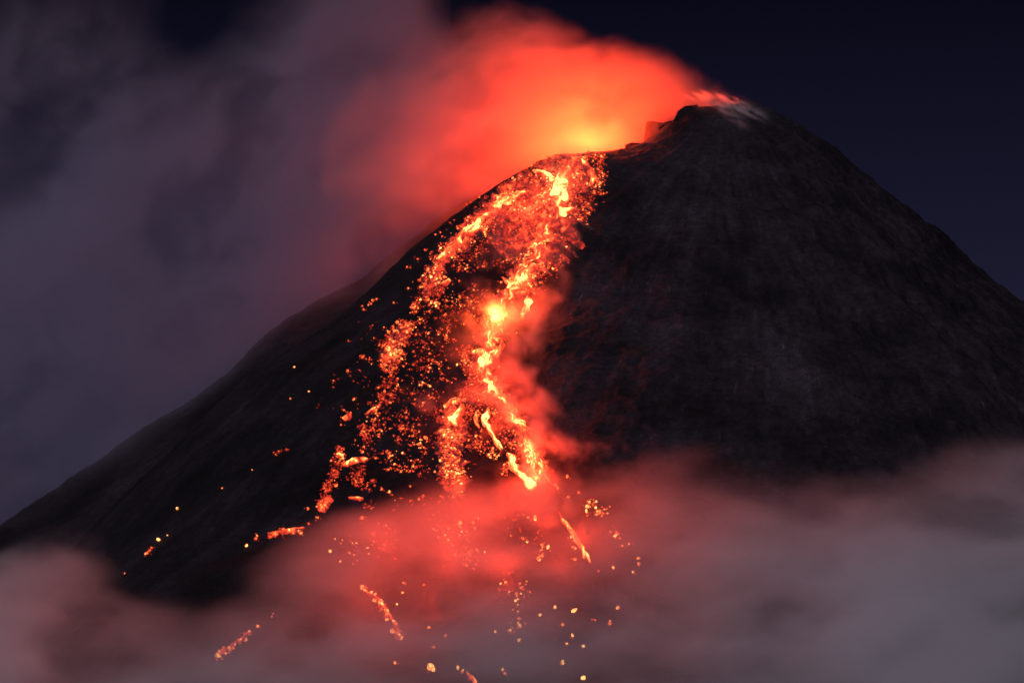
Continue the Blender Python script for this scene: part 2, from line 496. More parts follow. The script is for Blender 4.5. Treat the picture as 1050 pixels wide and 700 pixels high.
FLOWS = [
 ([(576, 205, 5, .66), (561, 238, 7, .68), (550, 262, 7, .68), (538, 284, 7, .72), (523, 304, 6, .7), (511, 328, 7, .78), (504, 349, 6, .72), (497, 370, 6, .78), (501, 392, 6, .78), (514, 410, 5, .72), (527, 428, 5, .7), (537, 448, 5, .72), (545, 474, 6, .76), (548, 494, 5, .76)],
  'long winding central lava channel running from the upper fan through the vent'),
 ([(592, 163, 3, .5), (584, 172, 4, .7), (576, 181, 6, .9), (573, 193, 7, .95), (578, 203, 7, 1.0), (570, 214, 6, .9), (577, 219, 4, .95), (589, 216, 2)],
  'thick yellow lava knot spilling from the crater lip at top right of the fan'),
 ([(548, 176, 2.2, .8), (558, 179, 2.6, .95), (570, 184, 3, .95)], 'short yellow lava bar joining the top of the knot from the left'),
 ([(560, 160, 2, .6), (585, 162, 2.5, .7), (602, 168, 3, .7), (608, 180, 3, .65), (606, 192, 2.5, .75)], 'orange lava ribbon running along the crater lip above the yellow knot'),
 ([(540, 198, 3, .8), (524, 202, 5, 1.05), (514, 207, 5, 1.0), (506, 212, 3.5, .9)], 'bright yellow lava patch at the upper left shoulder of the glowing fan'),
 ([(506, 220, 2, .7), (494, 226, 3, .85), (482, 237, 4, .95), (472, 247, 3.5, .8), (463, 256, 2.5, .85), (450, 267, 2, .7)],
  'narrow orange lava ribbon descending leftwards below the shoulder patch'),
 ([(572, 222, 5, .7), (562, 235, 7, .62), (556, 250, 8, .62), (548, 265, 8, .65), (540, 280, 7, .72), (530, 290, 6, .85), (521, 297, 5, .8)],
  'broad broken orange lava channel linking the upper fan with the glowing hollow'),
 ([(516, 286, 2, .75), (527, 293, 3.5, .9), (534, 290, 2.5, .85), (546, 296, 2.5, .7)], 'small forked lava patch just above the glowing hollow'),
 ([(541, 305, 3, .85), (542, 312, 3, .95), (537, 320, 2, .8), (532, 332, 1.3, .6)], 'curled comma shaped lava drop right of the white hot vent'),
 ([(494, 345, 1.5, .6), (506, 349, 2, .85), (518, 350, 1.5, .7)], 'small lens shaped lava sill under the white hot vent'),
 ([(482, 364, 1.2, .65), (490, 360, 1.8, .8), (498, 362, 2.5, .9), (497, 370, 5, 1.0), (496, 380, 4.5, .98), (497, 388, 5, .9), (503, 394, 4, .85), (510, 402, 3, .8), (514, 408, 2.4, .85), (522, 420, 1.6, .7)],
  'hooked yellow lava stream pouring from the hollow onto the dark rubble triangle'),
 ([(515, 350, 2, .6), (514, 358, 2.5, .7), (505, 366, 2.2, .8), (501, 373, 2, .85)], 'thin side trickle joining the hooked stream from the right'),
 ([(502, 423, 3, .9), (496, 431, 3.2, .98), (500, 437, 3, .9)], 'small hot lava spring at the head of the straight chute'),
 ([(498, 434, 2.2, .9), (504, 443, 2.4, 1.0), (510, 453, 2.2, .95), (515, 461, 2.2, 1.0)], 'straight bright lava chute in two pieces, the narrow upper piece'),
 ([(521, 466, 3, .9), (526, 475, 4.2, 1.05), (531, 484, 3, .95), (537, 491, 2.6, .95), (544, 497, 4, .95), (550, 496, 3.5, 1.0)],
  'thicker lower piece of the straight lava chute ending in a hot pool'),
 ([(476, 416, 2.5, .8), (469, 425, 4, .92), (464, 433, 4.2, .95), (459, 437, 3, .8)], 'yellow lava patch left of the straight chute above the dark window'),
 ([(488, 424, 1.8, .8), (487, 432, 1.8, .75), (493, 440, 1.6, .6)], 'small vertical lava drip between the left patch and the chute'),
 ([(455, 418, 2.4, .8), (465, 411, 2.6, .8), (478, 414, 2, .6)], 'short orange lava smear at the left end of the red steam band'),
 ([(528, 432, 1.5, .6), (535, 448, 2.0, .7), (540, 460, 3, .8), (545, 468, 4, .9), (544, 476, 3, .85), (546, 486, 2, .7)],
  'ragged lava tongue right of the chute, the inner of two side by side'),
 ([(543, 462, 3, .8), (550, 472, 3.2, .9), (556, 481, 2.6, .85), (553, 488, 2, .8)], 'ragged lava tongue right of the chute, the outer of two side by side'),
 ([(549, 466, 1.0, .7), (555, 474, 1.1, .8), (560, 480, 1.0, .75)], 'thin glowing rivulet at the outer edge above the low cloud'),
 ([(558, 485, .9, .6), (563, 493, 1, .7), (567, 498, .9, .65)], 'thin glowing rivulet just below the outer edge rivulet'),
 ([(573, 526, 1.0, .6), (580, 537, 1.7, .85), (589, 550, 2.0, .85), (596, 560, 1.9, .8), (602, 571, 2.0, .9), (606, 577, 1.0, .6)],
  'long straight orange lava streak glowing alone through the low cloud'),
 ([(313, 542, .9, .55), (298, 544, 1.5, .65), (285, 546, 1.6, .66), (275, 551, 1.2, .55)], 'flat orange lava bar lying on the dark left slope'),
 ([(352, 478, 1.2, .6), (362, 473, 2.2, .8), (370, 471, 2.4, .8), (378, 471, 1.2, .7)], 'short flat lava dash in the middle of the left ember trail'),
 ([(358, 511, 1.2, .7), (366, 511, 1.6, .75), (373, 512, 1.2, .7)], 'small flat lava dash low in the left ember trail'),
 ([(336, 508, 2.0, .7), (337, 514, 3.0, .9), (333, 520, 2.8, .8), (327, 524, 2, .7)], 'glowing lava toe at the foot of the left ember trail'),
 ([(478, 690, 1.5, .6), (484, 696, 2.2, .8), (489, 702, 2.0, .8)], 'short glowing lava stub at the bottom edge beneath the cloud'),
 ([(386, 419, 2.2, .8), (382, 422, 1.8, .7), (375, 426, 1.2, .6)], 'small orange lava scale on the upper left ember trail'),
 ([(352, 430, 2.0, .8), (357, 428, 2.2, .8), (361, 424, 1.2, .7)], 'small orange lava scale at the left edge of the ember trail'),
 ([(370, 602, .8, .5), (379, 609, .9, .55), (391, 618, 1.1, .6), (398, 629, .9, .55), (405, 641, 1.2, .62), (411, 654, .9, .5)], 'beaded orange lava trail descending rightwards through the low cloud at bottom centre'),
 ([(258, 648, .7, .5), (250, 654, .8, .55), (240, 660, .7, .45), (229, 668, 1.3, .65), (221, 677, .8, .5)], 'short orange lava trail descending leftwards in the low cloud at lower left'),
 ([(439, 684, .9, .6), (443, 686, 1.4, .75), (447, 687, .8, .6)], 'single round lava glow at the bottom edge under the cloud'),
 ([(462, 287, 2.2, .85), (457, 291, 2.8, .95), (452, 293, 1.6, .7)], 'bright lava clot high in the left ember trail'),
]
for k, (pts, label) in enumerate(FLOWS):
    drape('lava_stream', pts, label, seed=k + 1)

BEDS = [  # hot debris; its even red glow also stands in for haze between embers
 ([(596, 160, 12, .34), (582, 178, 26, .40), (566, 200, 38, .42), (545, 225, 46, .36), (525, 246, 38, .26), (510, 258, 26, .15)], 'wide hot debris bed with painted red haze under the embers of the upper fan'),
 ([(545, 178, 10, .32), (505, 212, 13, .42), (475, 245, 11, .42), (446, 274, 9, .36), (436, 300, 9, .30)], 'hot debris bed with painted red haze along the left edge of the upper fan'),
 ([(568, 235, 14, .36), (550, 265, 16, .42), (532, 292, 15, .42), (512, 322, 13, .40), (500, 345, 13, .40)], 'hot debris bed with painted red haze in the channel between upper fan and hollow'),
 ([(492, 362, 10, .40), (495, 385, 16, .40), (497, 405, 28, .34), (498, 416, 34, .30)], 'dark rubble triangle with painted red haze below the hooked stream'),
 ([(462, 412, 12, .36), (464, 435, 14, .42), (462, 460, 14, .34), (466, 490, 15, .36), (470, 508, 12, .3)], 'hot debris column with painted red haze left of the dark window'),
 ([(515, 410, 9, .36), (530, 432, 12, .38), (542, 458, 14, .42), (550, 482, 14, .42)], 'hot debris bed with painted red haze under the two ragged tongues'),
 ([(416, 330, 7, .28), (408, 350, 10, .32), (394, 372, 9, .28)], 'hot debris patch with painted red haze in the upper part of the left ember trail'),
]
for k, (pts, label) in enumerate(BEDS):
    drape('debris_haze_bed', pts, label, 'lava debris', 'beds of hot debris with painted red haze on the slope', thick=1.0, seed=60 + k, bed=True)

# the white hot vent in the middle of the flow, and the lava pool in the crater
def vent():
    loc, nor = hit(509, 330)
    root = bpy.data.objects.new('lava_vent', None); COL.objects.link(root)
    root.location = loc
    tag(root, 'white hot round vent glowing brightest in the middle of the lava flow', 'lava vent')
    rim = rock_mesh('rim', (13, 10, 5), 21, 3, 0.4); heat_attr(rim, 0.75)
    r = link('spatter_rim', rim, EMBER, root); r.location = (0, 3, -3)
    core = rock_mesh('core', (7, 6, 7.5), 22, 3, 0.35); heat_attr(core, 1.6)
    c = link('molten_core', core, EMBER, root); c.location = tuple(nor * 4)
vent()

def crater_pool():
    cx = float(at(614, 150, Y0)[0]); y = Y0 + 122
    bm = bmesh.new()
    bmesh.ops.create_grid(bm, x_segments=40, y_segments=40, size=1.0)
    for v in list(bm.verts):
        r = v.co.length
        v.co = Vector((v.co.x * 62, v.co.y * 52, 0))
    me = bpy.data.meshes.new('lava_pool'); bm.to_mesh(me); bm.free()
    co = np.array([v.co[:] for v in me.vertices])
    z = fbm(co[:, 0] / 14, co[:, 1] / 14, co[:, 0] * 0, 3, seed=3) * 6
    for v, q in zip(me.vertices, z): v.co.z = q
    a = me.attributes.new('flow', 'FLOAT_VECTOR', 'POINT'); a.data.foreach_set('vector', co.astype(np.float32).ravel())
    heat_attr(me, 1.1)
    o = link('lava_pool', me, LAVA)
    o.location = (cx, y, float(terrain(np.array([cx]), np.array([y]))[0]) + 14)
    tag(o, 'incandescent lava pool inside the crater lighting the red smoke from below', 'lava pool')
    return o
pool = crater_pool()

def glow(px, py, off, power, color, name, radius=6.0, y=None):
    """A point lamp that stands in for the light of glowing lava."""
    d = bpy.data.lights.new(name, 'POINT'); d.energy = power; d.color = color; d.shadow_soft_size = radius
    o = bpy.data.objects.new(name, d); COL.objects.link(o)
    if y is None:
        loc, nor = hit(px, py)
        o.location = loc + nor * off
    else:
        o.location = Vector(at(px, py, y))
    return o
RED = (1.0, 0.046, 0.014)
for gpx, gpy, gpow in ((572, 166, 3e6), (605, 150, 1.45e7), (645, 160, 1.2e6)):
    glow(gpx, gpy, 0, gpow, (1.0, 0.055, 0.010), 'crater_glow', 36, y=6095)
for gpx, gpy, goff, gpow in ((570, 195, 6, 8e5), (540, 215, 6, 5e5), (505, 218, 6, 4e5), (470, 250, 6, 1.5e5), (550, 250, 5, 2.5e5), (533, 292, 5, 5e5), (540, 318, 5, 6e5), (496, 375, 6, 7e5), (508, 400, 5, 8e5), (525, 428, 5, 7e5), (466, 430, 6, 4e5),
                             (505, 440, 6, 4e5), (545, 468, 6, 1.1e6), (546, 496, 9, 1.1e6), (470, 500, 10, 2e5), (595, 555, 12, 2e5), (440, 528, 14, 1.2e5), (480, 540, 14, 1.3e5), (520, 530, 14, 1.3e5), (560, 548, 14, 1.3e5),
                             (400, 572, 16, 2.2e5), (462, 582, 16, 3.2e5), (520, 600, 16, 3e5), (580, 590, 16, 1.8e5), (450, 630, 18, 2e5), (390, 625, 14, 1e5)):  # lamps held high off the slope, added to redden the low cloud
    glow(gpx, gpy, goff, gpow, RED, 'lava_glow_fill', 10.0)
glow(509, 330, 17, 1.8e6, (1.0, 0.085, 0.014), 'lava_glow_fill')

# ------------------------------------------------------------------ embers
CL = 'cloud'
EMB = []   # (px, py, size px, heat, region)
def spray(path, n, region, smin=0.5, smax=1.6, hot=0.7, gauss=True):
    if region != CL: n = int(n * 2.5)
    """Scatter glowing rocks along a path of (px, py, half width)."""
    P = np.array(path, float)
    if len(P) == 1: P = np.vstack([P, P + 0.01])
    seg = np.hypot(*np.diff(P[:, :2], axis=0).T) * (0.5 * (P[1:, 2] + P[:-1, 2]) + 0.5)
    s = np.concatenate([[0], np.cumsum(seg)])
    for k in range(n):
        q = rng.random() * s[-1]
        x, y, w = (np.interp(q, s, P[:, i]) for i in range(3))
        i = min(len(P) - 2, int(np.searchsorted(s, q, side='right')) - 1)
        tx, ty = P[i + 1, 0] - P[i, 0], P[i + 1, 1] - P[i, 1]
        l = math.hypot(tx, ty) + 1e-6
        g = rng.normal() * 0.5 if gauss else rng.uniform(-1, 1)
        x += -ty / l * g * w + rng.normal() * 0.6; y += tx / l * g * w + rng.normal() * 0.6
        c1 = float(vnoise(np.array([x / 7.0]), np.array([y / 6.0]), np.array([3.3]))[0]); c2 = float(vnoise(np.array([x / 16.0]), np.array([y / 12.0]), np.array([9.1]))[0])
        if region in ('fan', 'trail', 'window') and c1 < 0.34 and rng.random() < 0.75: continue
        u = rng.random()
        size = smin + (smax - smin) * u ** 4.0
        if region == CL: hot = min(hot, .82); size = size * 0.92
        EMB.append((x, y, size, hot - 0.17 + 0.34 * (rng.random() - 0.6) + 0.45 * (c2 - 0.5) + 0.16 * u ** 3, region))

def spots(lst, region, hot=0.8):
    for e in lst:
        EMB.append((e[0], e[1], e[2] if len(e) > 2 else 1.2, (e[3] if len(e) > 3 else hot) - (0.1 if region == CL else 0.15), region))

# upper fan below the crater lip
spray([(545, 172, 4), (575, 163, 6), (600, 160, 6), (620, 160, 4)], 150, 'fan', .5, 1.5)
spray([(585, 170, 22), (578, 195, 24), (570, 220, 24)], 420, 'fan', .5, 1.8)
spray([(616, 160, 6), (614, 185, 7), (605, 205, 10), (592, 225, 8)], 110, 'fan', .5, 1.4, .68)
spray([(545, 178, 14), (520, 200, 14), (495, 222, 14), (470, 248, 13), (445, 270, 10)], 330, 'fan', .5, 1.7)
spray([(560, 200, 22), (540, 215, 26), (520, 230, 24), (500, 246, 16)], 520, 'fan', .45, 1.3, .66, False)
spray([(560, 235, 18), (553, 255, 18), (545, 275, 18), (535, 295, 18)], 340, 'fan', .5, 1.6, .68)
spray([(520, 245, 10), (500, 252, 8), (480, 262, 8), (462, 272, 8)], 90, 'fan', .45, 1.1, .62)
spray([(545, 262, 4), (520, 268, 5), (495, 273, 5), (470, 275, 6)], 60, 'fan', .4, 1.0, .62)
spray([(575, 270, 8), (568, 285, 5)], 18, 'fan', .4, 1.0, .6)
spots([(447, 241, 1.2), (452, 239, 1.0), (454, 243, 1.0), (451, 253, 1.2), (437, 257, 1.6), (429, 266, 1.8), (418, 274, 1.2), (421, 275, 1.0), (462, 229, .9), (466, 226, .8),
       (477, 226, 1), (490, 197, 1), (492, 203, 1), (483, 208, .9), (527, 177, .9), (533, 182, 1.6), (619, 199, 1.0), (583, 270, .8), (573, 271, 1.2), (575, 269, .9)], 'fan', .78)
# hollow
spray([(520, 320, 26), (500, 335, 22)], 50, 'hollow', .4, 1.0, .66, False)
spray([(500, 300, 20), (480, 320, 18), (470, 300, 12)], 55, 'hollow', .4, .9, .62, False)
spray([(500, 335, 7), (497, 345, 6), (490, 352, 5)], 40, 'hollow', .5, 1.4, .75)
spray([(480, 355, 6), (476, 368, 6), (482, 380, 10), (490, 388, 14)], 120, 'hollow', .5, 1.3, .7)
spots([(525, 311, 1.6, .9), (514, 290, 1.2), (472, 305, 1.2), (486, 298, 1.2), (511, 299, 1.3), (512, 377, 1.4, .9), (509, 357, 1.3, .9)], 'hollow')
# dark rubble triangle
spray([(494, 388, 8), (494, 398, 20), (495, 410, 30)], 230, 'triangle', .5, 1.4, .7, False)
spray([(508, 398, 3), (520, 412, 4), (530, 428, 5), (538, 446, 6)], 90, 'triangle', .5, 1.5, .74)
# red band and dark window
spray([(450, 430, 10), (470, 422, 12), (495, 420, 8), (515, 420, 8)], 110, 'window', .5, 1.6, .74)
spray([(455, 440, 6), (458, 455, 9), (462, 475, 9), (468, 490, 10)], 190, 'window', .5, 1.7, .72)
spray([(460, 444, 8), (480, 452, 12), (500, 458, 8), (512, 470, 8)], 110, 'window', .5, 1.4, .7)
spray([(454, 480, 10), (465, 492, 14), (472, 500, 14), (462, 508, 8)], 110, 'window', .5, 1.5, .72)
spray([(505, 428, 5), (515, 440, 12), (524, 452, 12), (534, 470, 8)], 140, 'window', .45, 1.2, .66, False)
spray([(522, 480, 8), (516, 478, 5)], 30, 'window', .5, 1.1, .68)
spray([(545, 462, 8), (552, 475, 8), (556, 488, 8), (545, 482, 12)], 110, 'window', .5, 1.7, .76)
spots([(437, 450, 2.2, .85), (446, 484, 1.4), (570, 498, 1.6, .85), (572, 501, 1.5, .85), (582, 489, 1.5, .85), (474, 505, 1.6, .85), (454, 510, 1.4), (452, 509, 1.0)], 'window')
# left ember trail
T = 'trail'
spray([(445, 272, 8), (447, 288, 12), (440, 300, 14), (452, 310, 12)], 110, T, .5, 1.7, .7)
spray([(437, 283, 8), (438, 302, 7), (424, 316, 5)], 45, T, .5, 1.5, .72)
spray([(424, 314, 5), (426, 320, 5)], 18, T, .6, 2.0, .8)
spray([(418, 330, 8), (414, 340, 11), (408, 352, 12), (396, 362, 10)], 150, T, .5, 1.8, .7)
spray([(414, 362, 6), (400, 372, 10), (392, 378, 8)], 75, T, .5, 1.8, .74)
spray([(430, 325, 8), (436, 340, 8), (428, 352, 8)], 30, T, .4, 1.0, .6)
spray([(458, 338, 4), (456, 350, 4)], 14, T, .5, 1.2, .72)
spray([(440, 365, 2), (442, 376, 3), (440, 388, 3), (430, 396, 3)], 12, T, .5, 1.1, .72)
spray([(402, 380, 10), (405, 395, 12), (392, 408, 12), (388, 418, 10)], 60, T, .5, 1.5, .68)
spray([(390, 415, 4), (382, 424, 5)], 16, T, .5, 1.6, .74)
spray([(380, 432, 8), (385, 438, 12), (368, 442, 10)], 34, T, .5, 1.4, .72)
spray([(370, 446, 10), (378, 458, 10)], 26, T, .4, 1.2, .66)
spray([(410, 440, 6), (420, 441, 6), (428, 446, 4)], 14, T, .5, 1.3, .76)
spray([(349, 458, 4), (348, 472, 6), (343, 485, 5), (338, 495, 4), (334, 508, 5), (328, 522, 5)], 110, T, .5, 1.8, .72)
spray([(360, 480, 10), (372, 490, 12), (366, 500, 10)], 50, T, .4, 1.4, .64)
spray([(332, 512, 5), (332, 520, 7)], 34, T, .6, 1.9, .76)
spray([(376, 498, 2), (384, 492, 3)], 8, T, .5, 1.2, .74)
spray([(390, 480, 3), (400, 481, 2), (413, 483, 2), (427, 482, 2)], 9, T, .6, 1.2, .74)
spray([(430, 450, 8), (432, 465, 7), (428, 478, 6)], 14, T, .5, 1.3, .74)
spray([(376, 515, 6), (380, 522, 6)], 10, T, .4, 1.1, .66)
spray([(398, 460, 4), (400, 470, 4)], 6, T, .4, 1.1, .66)
spots([(372, 314, 1.0), (373, 318, 1.5), (378, 313, 1.0), (381, 312, 1.3), (383, 309, 1.6), (387, 307, 1.3), (419, 296, 1.0), (404, 311, 1.0), (394, 336, .9), (357, 381, 2.0, .85), (372, 367, 1.4),
       (373, 365, 1.0), (379, 369, 1.0), (363, 410, 1.8, .8), (353, 421, .9), (350, 436, 1.0), (457, 323, 1.4), (455, 300, 1.0), (412, 362, 2.6, .95), (395, 355, 1.6, .8), (408, 396, 1.8, .85), (388, 398, 1.2),
       (400, 440, 1.0), (404, 447, 1.0), (414, 376, .9), (417, 373, .9), (441, 363, 1.0), (423, 404, 1.2), (425, 415, 1.0), (433, 395, 1.4), (436, 421, .9), (386, 470, 1.6), (372, 464, 2.0, .8),
       (345, 498, 2.6, .8), (316, 522, 1.5), (326, 531, 1.5, .85), (371, 532, 2.2, .75), (392, 502, 1.1), (421, 499, 1.0), (396, 539, 1.3)], T)
spray([(440, 300, 20), (470, 312, 24), (480, 330, 16)], 60, 'hollow', .4, 1.2, .66, False)
spray([(440, 340, 20), (452, 372, 26), (430, 400, 22)], 75, T, .4, 1.3, .68, False)
spray([(410, 400, 30), (420, 440, 34), (405, 480, 34)], 130, T, .4, 1.3, .68, False)
spray([(385, 330, 16), (365, 380, 22), (340, 430, 20)], 24, T, .35, 1.0, .62, False)
# lone embers on the dark left slope
LONE = [(302, 377, 1.3, .95, 'lone yellow ember on the dark far left slope, highest of the scattered specks'),
        (317, 402, 1.3, .95, 'lone yellow ember on the left slope just below the highest speck'),
        (298, 409, .8, .7, 'dim speck beside the two lone yellow embers'),
        (182, 522, 1.4, .95, 'lone pale ember above the pair of orange embers at the far left'),
        (172, 549, 1.0, .8, 'small ember right above the larger far left orange ember'),
        (163, 554, 2.2, .88, 'larger oval orange ember at the far left of the slope'),
        (228, 501, 1.0, .8, 'single faint pale speck on the black lower left slope'),
        (259, 482, .8, .6, 'faintest dim speck high on the black lower left slope'),
        (253, 560, 1.7, .85, 'round orange ember below the left end of the flat lava bar'),
        (339, 566, 1.7, .88, 'bright round ember on the edge of the low cloud under the left trail'),
        (349, 576, 1.2, .8, 'smaller ember next to the bright one on the cloud edge'),
        (128, 588, .8, .6, 'tiny dim speck low at the far left near the grey cloud')]
# pairs and short trails low on the slope
spots([(154, 565, 1.6, .85), (150, 568, 1.8, .85), (152, 567, 1.4), (156, 562, 1.3)], 'left foot')
spots([(281, 464, .9), (286, 463, 1.0), (289, 462, 1.0), (283, 466, .8), (294, 461, .9)], 'left foot', .72)
spots([(262, 553, 1.4), (264, 550, 1.3), (292, 545, 1.3, .9), (279, 547, 1.1, .9), (302, 547, 1.2, .85), (309, 547, 1.3, .85), (317, 537, 1.0), (291, 543, 1.5, .95), (306, 543, 1.3, .85)], 'left foot')
spray([(276, 550, 3), (295, 545, 4), (312, 546, 3)], 34, 'left foot', .4, 1.2, .72)
CL = 'cloud'
spray([(291, 617, 2), (282, 630, 3), (257, 649, 4), (240, 658, 5)], 12, CL, .6, 1.6, .85)
spray([(256, 648, 4), (246, 657, 4), (228, 670, 7), (222, 676, 6)], 36, CL, .8, 2.1, .9)
spray([(370, 602, 3), (378, 609, 3), (391, 618, 4), (398, 630, 4), (406, 642, 4), (411, 655, 5)], 60, CL, .9, 2.4, .95)
spots([(372, 603, 1.8), (384, 611, 2), (391, 618, 2.6), (396, 627, 2.2), (404, 638, 2.2), (405, 641, 2), (403, 648, 2), (410, 652, 2), (412, 655, 2), (442, 685, 3.2, 1.05), (444, 687, 2.4, 1.0), (441, 686, 2.2, 1.0),
       (470, 685, 1.6), (474, 689, 1.8), (516, 687, 2), (518, 691, 1.6), (445, 664, 1.4), (405, 680, 1.4), (440, 644, 1.2), (457, 652, 1.2), (414, 598, 1.2), (413, 608, 1.3), (407, 620, 1.2), (435, 600, 1.1)], CL, .95)
spray([(445, 515, 14), (460, 530, 20), (480, 550, 26), (470, 570, 22)], 80, CL, .6, 1.6, .85, False)
spray([(466, 538, 5), (474, 536, 5)], 14, CL, .7, 1.8, .92)
spray([(465, 562, 6), (478, 572, 7), (488, 583, 6)], 22, CL, .7, 1.9, .92)
spray([(400, 515, 14), (418, 512, 8), (440, 520, 8)], 18, CL, .6, 1.7, .88)
spray([(380, 545, 26), (400, 560, 24), (410, 565, 14)], 22, CL, .6, 1.7, .88)
spray([(350, 545, 14), (365, 560, 14), (372, 580, 12)], 16, CL, .6, 1.4, .82)
spray([(525, 525, 10), (535, 540, 16), (545, 560, 16), (560, 560, 10)], 34, CL, .6, 1.7, .88, False)
spots([(549, 533, 2.0), (562, 562, 2.2, 1.0), (556, 570, 1.4), (552, 574, 1.6), (541, 556, 1.4), (586, 551, 1.3, .9), (590, 555, 1.3, .9), (588, 561, 1.2), (590, 563, 1.2), (590, 574, 1.2)], CL, .95)
spray([(515, 597, 18), (530, 608, 16), (540, 614, 14)], 36, CL, .6, 1.7, .92)
spray([(535, 628, 8), (530, 644, 8), (524, 650, 6)], 20, CL, .7, 1.7, .95)
spots([(523, 647, 2), (533, 642, 2), (533, 657, 1.6), (508, 648, 1.5), (554, 631, 1.6), (569, 623, 1.5), (589, 627, 2.0, 1.05), (577, 641, 1.8, .9), (587, 652, 1.5), (581, 660, 1.3, .85), (577, 680, 2, 1.1), (598, 696, 2.4, 1.1),
       (634, 624, 1.8, 1.0), (626, 639, 1.7, .9), (610, 636, 1.2, .9), (629, 583, 2, 1.0), (649, 587, 1.2), (655, 579, 1.8, .9), (654, 573, 1.3), (614, 586, 1.1, .9), (598, 663, 1.2)], CL, 1.0)
spray([(603, 513, 5), (612, 522, 8), (622, 528, 6)], 34, CL, .6, 1.7, .85)
spray([(626, 540, 4), (631, 546, 5), (635, 555, 4)], 20, CL, .7, 1.9, .92)
spots([(603, 520, 2), (601, 525, 1.6), (645, 558, 1.5, .9), (638, 560, 1.2), (594, 506, 1.4, .8), (583, 510, 1.1, .8)], CL, .92)

VAR = []
for k in range(6):
    me = rock_mesh('glowing_boulder', (1, 1, 0.85), 40 + k, 2, 0.45)
    heat_attr(me, 1.0); me.materials.append(EMBER)
    VAR.append(me)

LABEL = {
 'fan': ('glowing boulder crowded among the embers of the upper fan below the crater lip', 'boulders of the upper ember fan'),
 'hollow': ('glowing boulder scattered around the white hot vent in the red hollow', 'boulders around the hollow'),
 'triangle': ('glowing boulder lying on the dark rubble triangle under the hooked stream', 'boulders of the rubble triangle'),
 'window': ('glowing boulder beside the straight chute and the dark window left of it', 'boulders around the straight chute'),
 'trail': ('glowing boulder in the broken ember trail left of the main lava flow', 'boulders of the left ember trail'),
 'left foot': ('glowing boulder on the black foot of the left slope near the flat lava bar', 'boulders on the left foot'),
 'cloud': ('glowing boulder shining through the low cloud at the foot of the slope', 'boulders under the low cloud'),
}
PXM = 1.42
def place_boulder(px, py, size, heat, label, group, k):
    loc, nor = hit(px, py)
    if loc is None: return
    me = VAR[k % 6]
    o = bpy.data.objects.new('glowing_boulder', me); COL.objects.link(o)
    r = size * PXM
    o.location = loc + nor * (r * 0.35 + 0.6)
    o.scale = (r * random.uniform(.7, 1.6), r * random.uniform(.7, 1.3), r * random.uniform(.7, 1.1))
    o.rotation_euler = (random.uniform(0, 6.28), random.uniform(0, 6.28), random.uniform(0, 6.28))
    o.color = (heat, heat, heat, 1)
    tag(o, label, 'boulder', group)

for k, (x, y, s, h, lab) in enumerate(LONE):
    place_boulder(x, y, s, h, lab, None, k)
EMB.sort(key=lambda e: -e[2])
N_IND = 285
for k, (x, y, s, h, reg) in enumerate(EMB[:N_IND]):
    place_boulder(x, y, s, h, *LABEL[reg], k)

# the thousands of smaller embers, plus dull red fragments added to imitate glow halos
ico = bmesh.new(); bmesh.ops.create_icosphere(ico, subdivisions=1, radius=1.0)
IV = np.array([v.co[:] for v in ico.verts]); IF = np.array([[v.index for v in f.verts] for f in ico.faces]); ico.free()
rest = [(x, y, s, h) for (x, y, s, h, r) in EMB[N_IND:]]
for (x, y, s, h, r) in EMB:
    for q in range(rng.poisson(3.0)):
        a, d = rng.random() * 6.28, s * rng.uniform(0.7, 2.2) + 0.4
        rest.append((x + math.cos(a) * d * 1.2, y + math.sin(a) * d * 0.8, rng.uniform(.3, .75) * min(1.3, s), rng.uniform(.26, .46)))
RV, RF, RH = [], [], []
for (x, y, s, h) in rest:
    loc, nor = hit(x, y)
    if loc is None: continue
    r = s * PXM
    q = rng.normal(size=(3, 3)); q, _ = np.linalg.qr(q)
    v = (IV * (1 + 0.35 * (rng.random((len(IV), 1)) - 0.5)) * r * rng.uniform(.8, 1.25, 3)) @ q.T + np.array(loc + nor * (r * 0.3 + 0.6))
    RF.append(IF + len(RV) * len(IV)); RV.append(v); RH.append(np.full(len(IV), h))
rub = np_mesh('embers_and_halos', np.concatenate(RV), np.concatenate(RF))
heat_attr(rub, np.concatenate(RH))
tag(link('embers_and_halos', rub, EMBER), 'countless small embers down the lava slope, with red fragments added as glow halos', 'embers', kind='stuff')

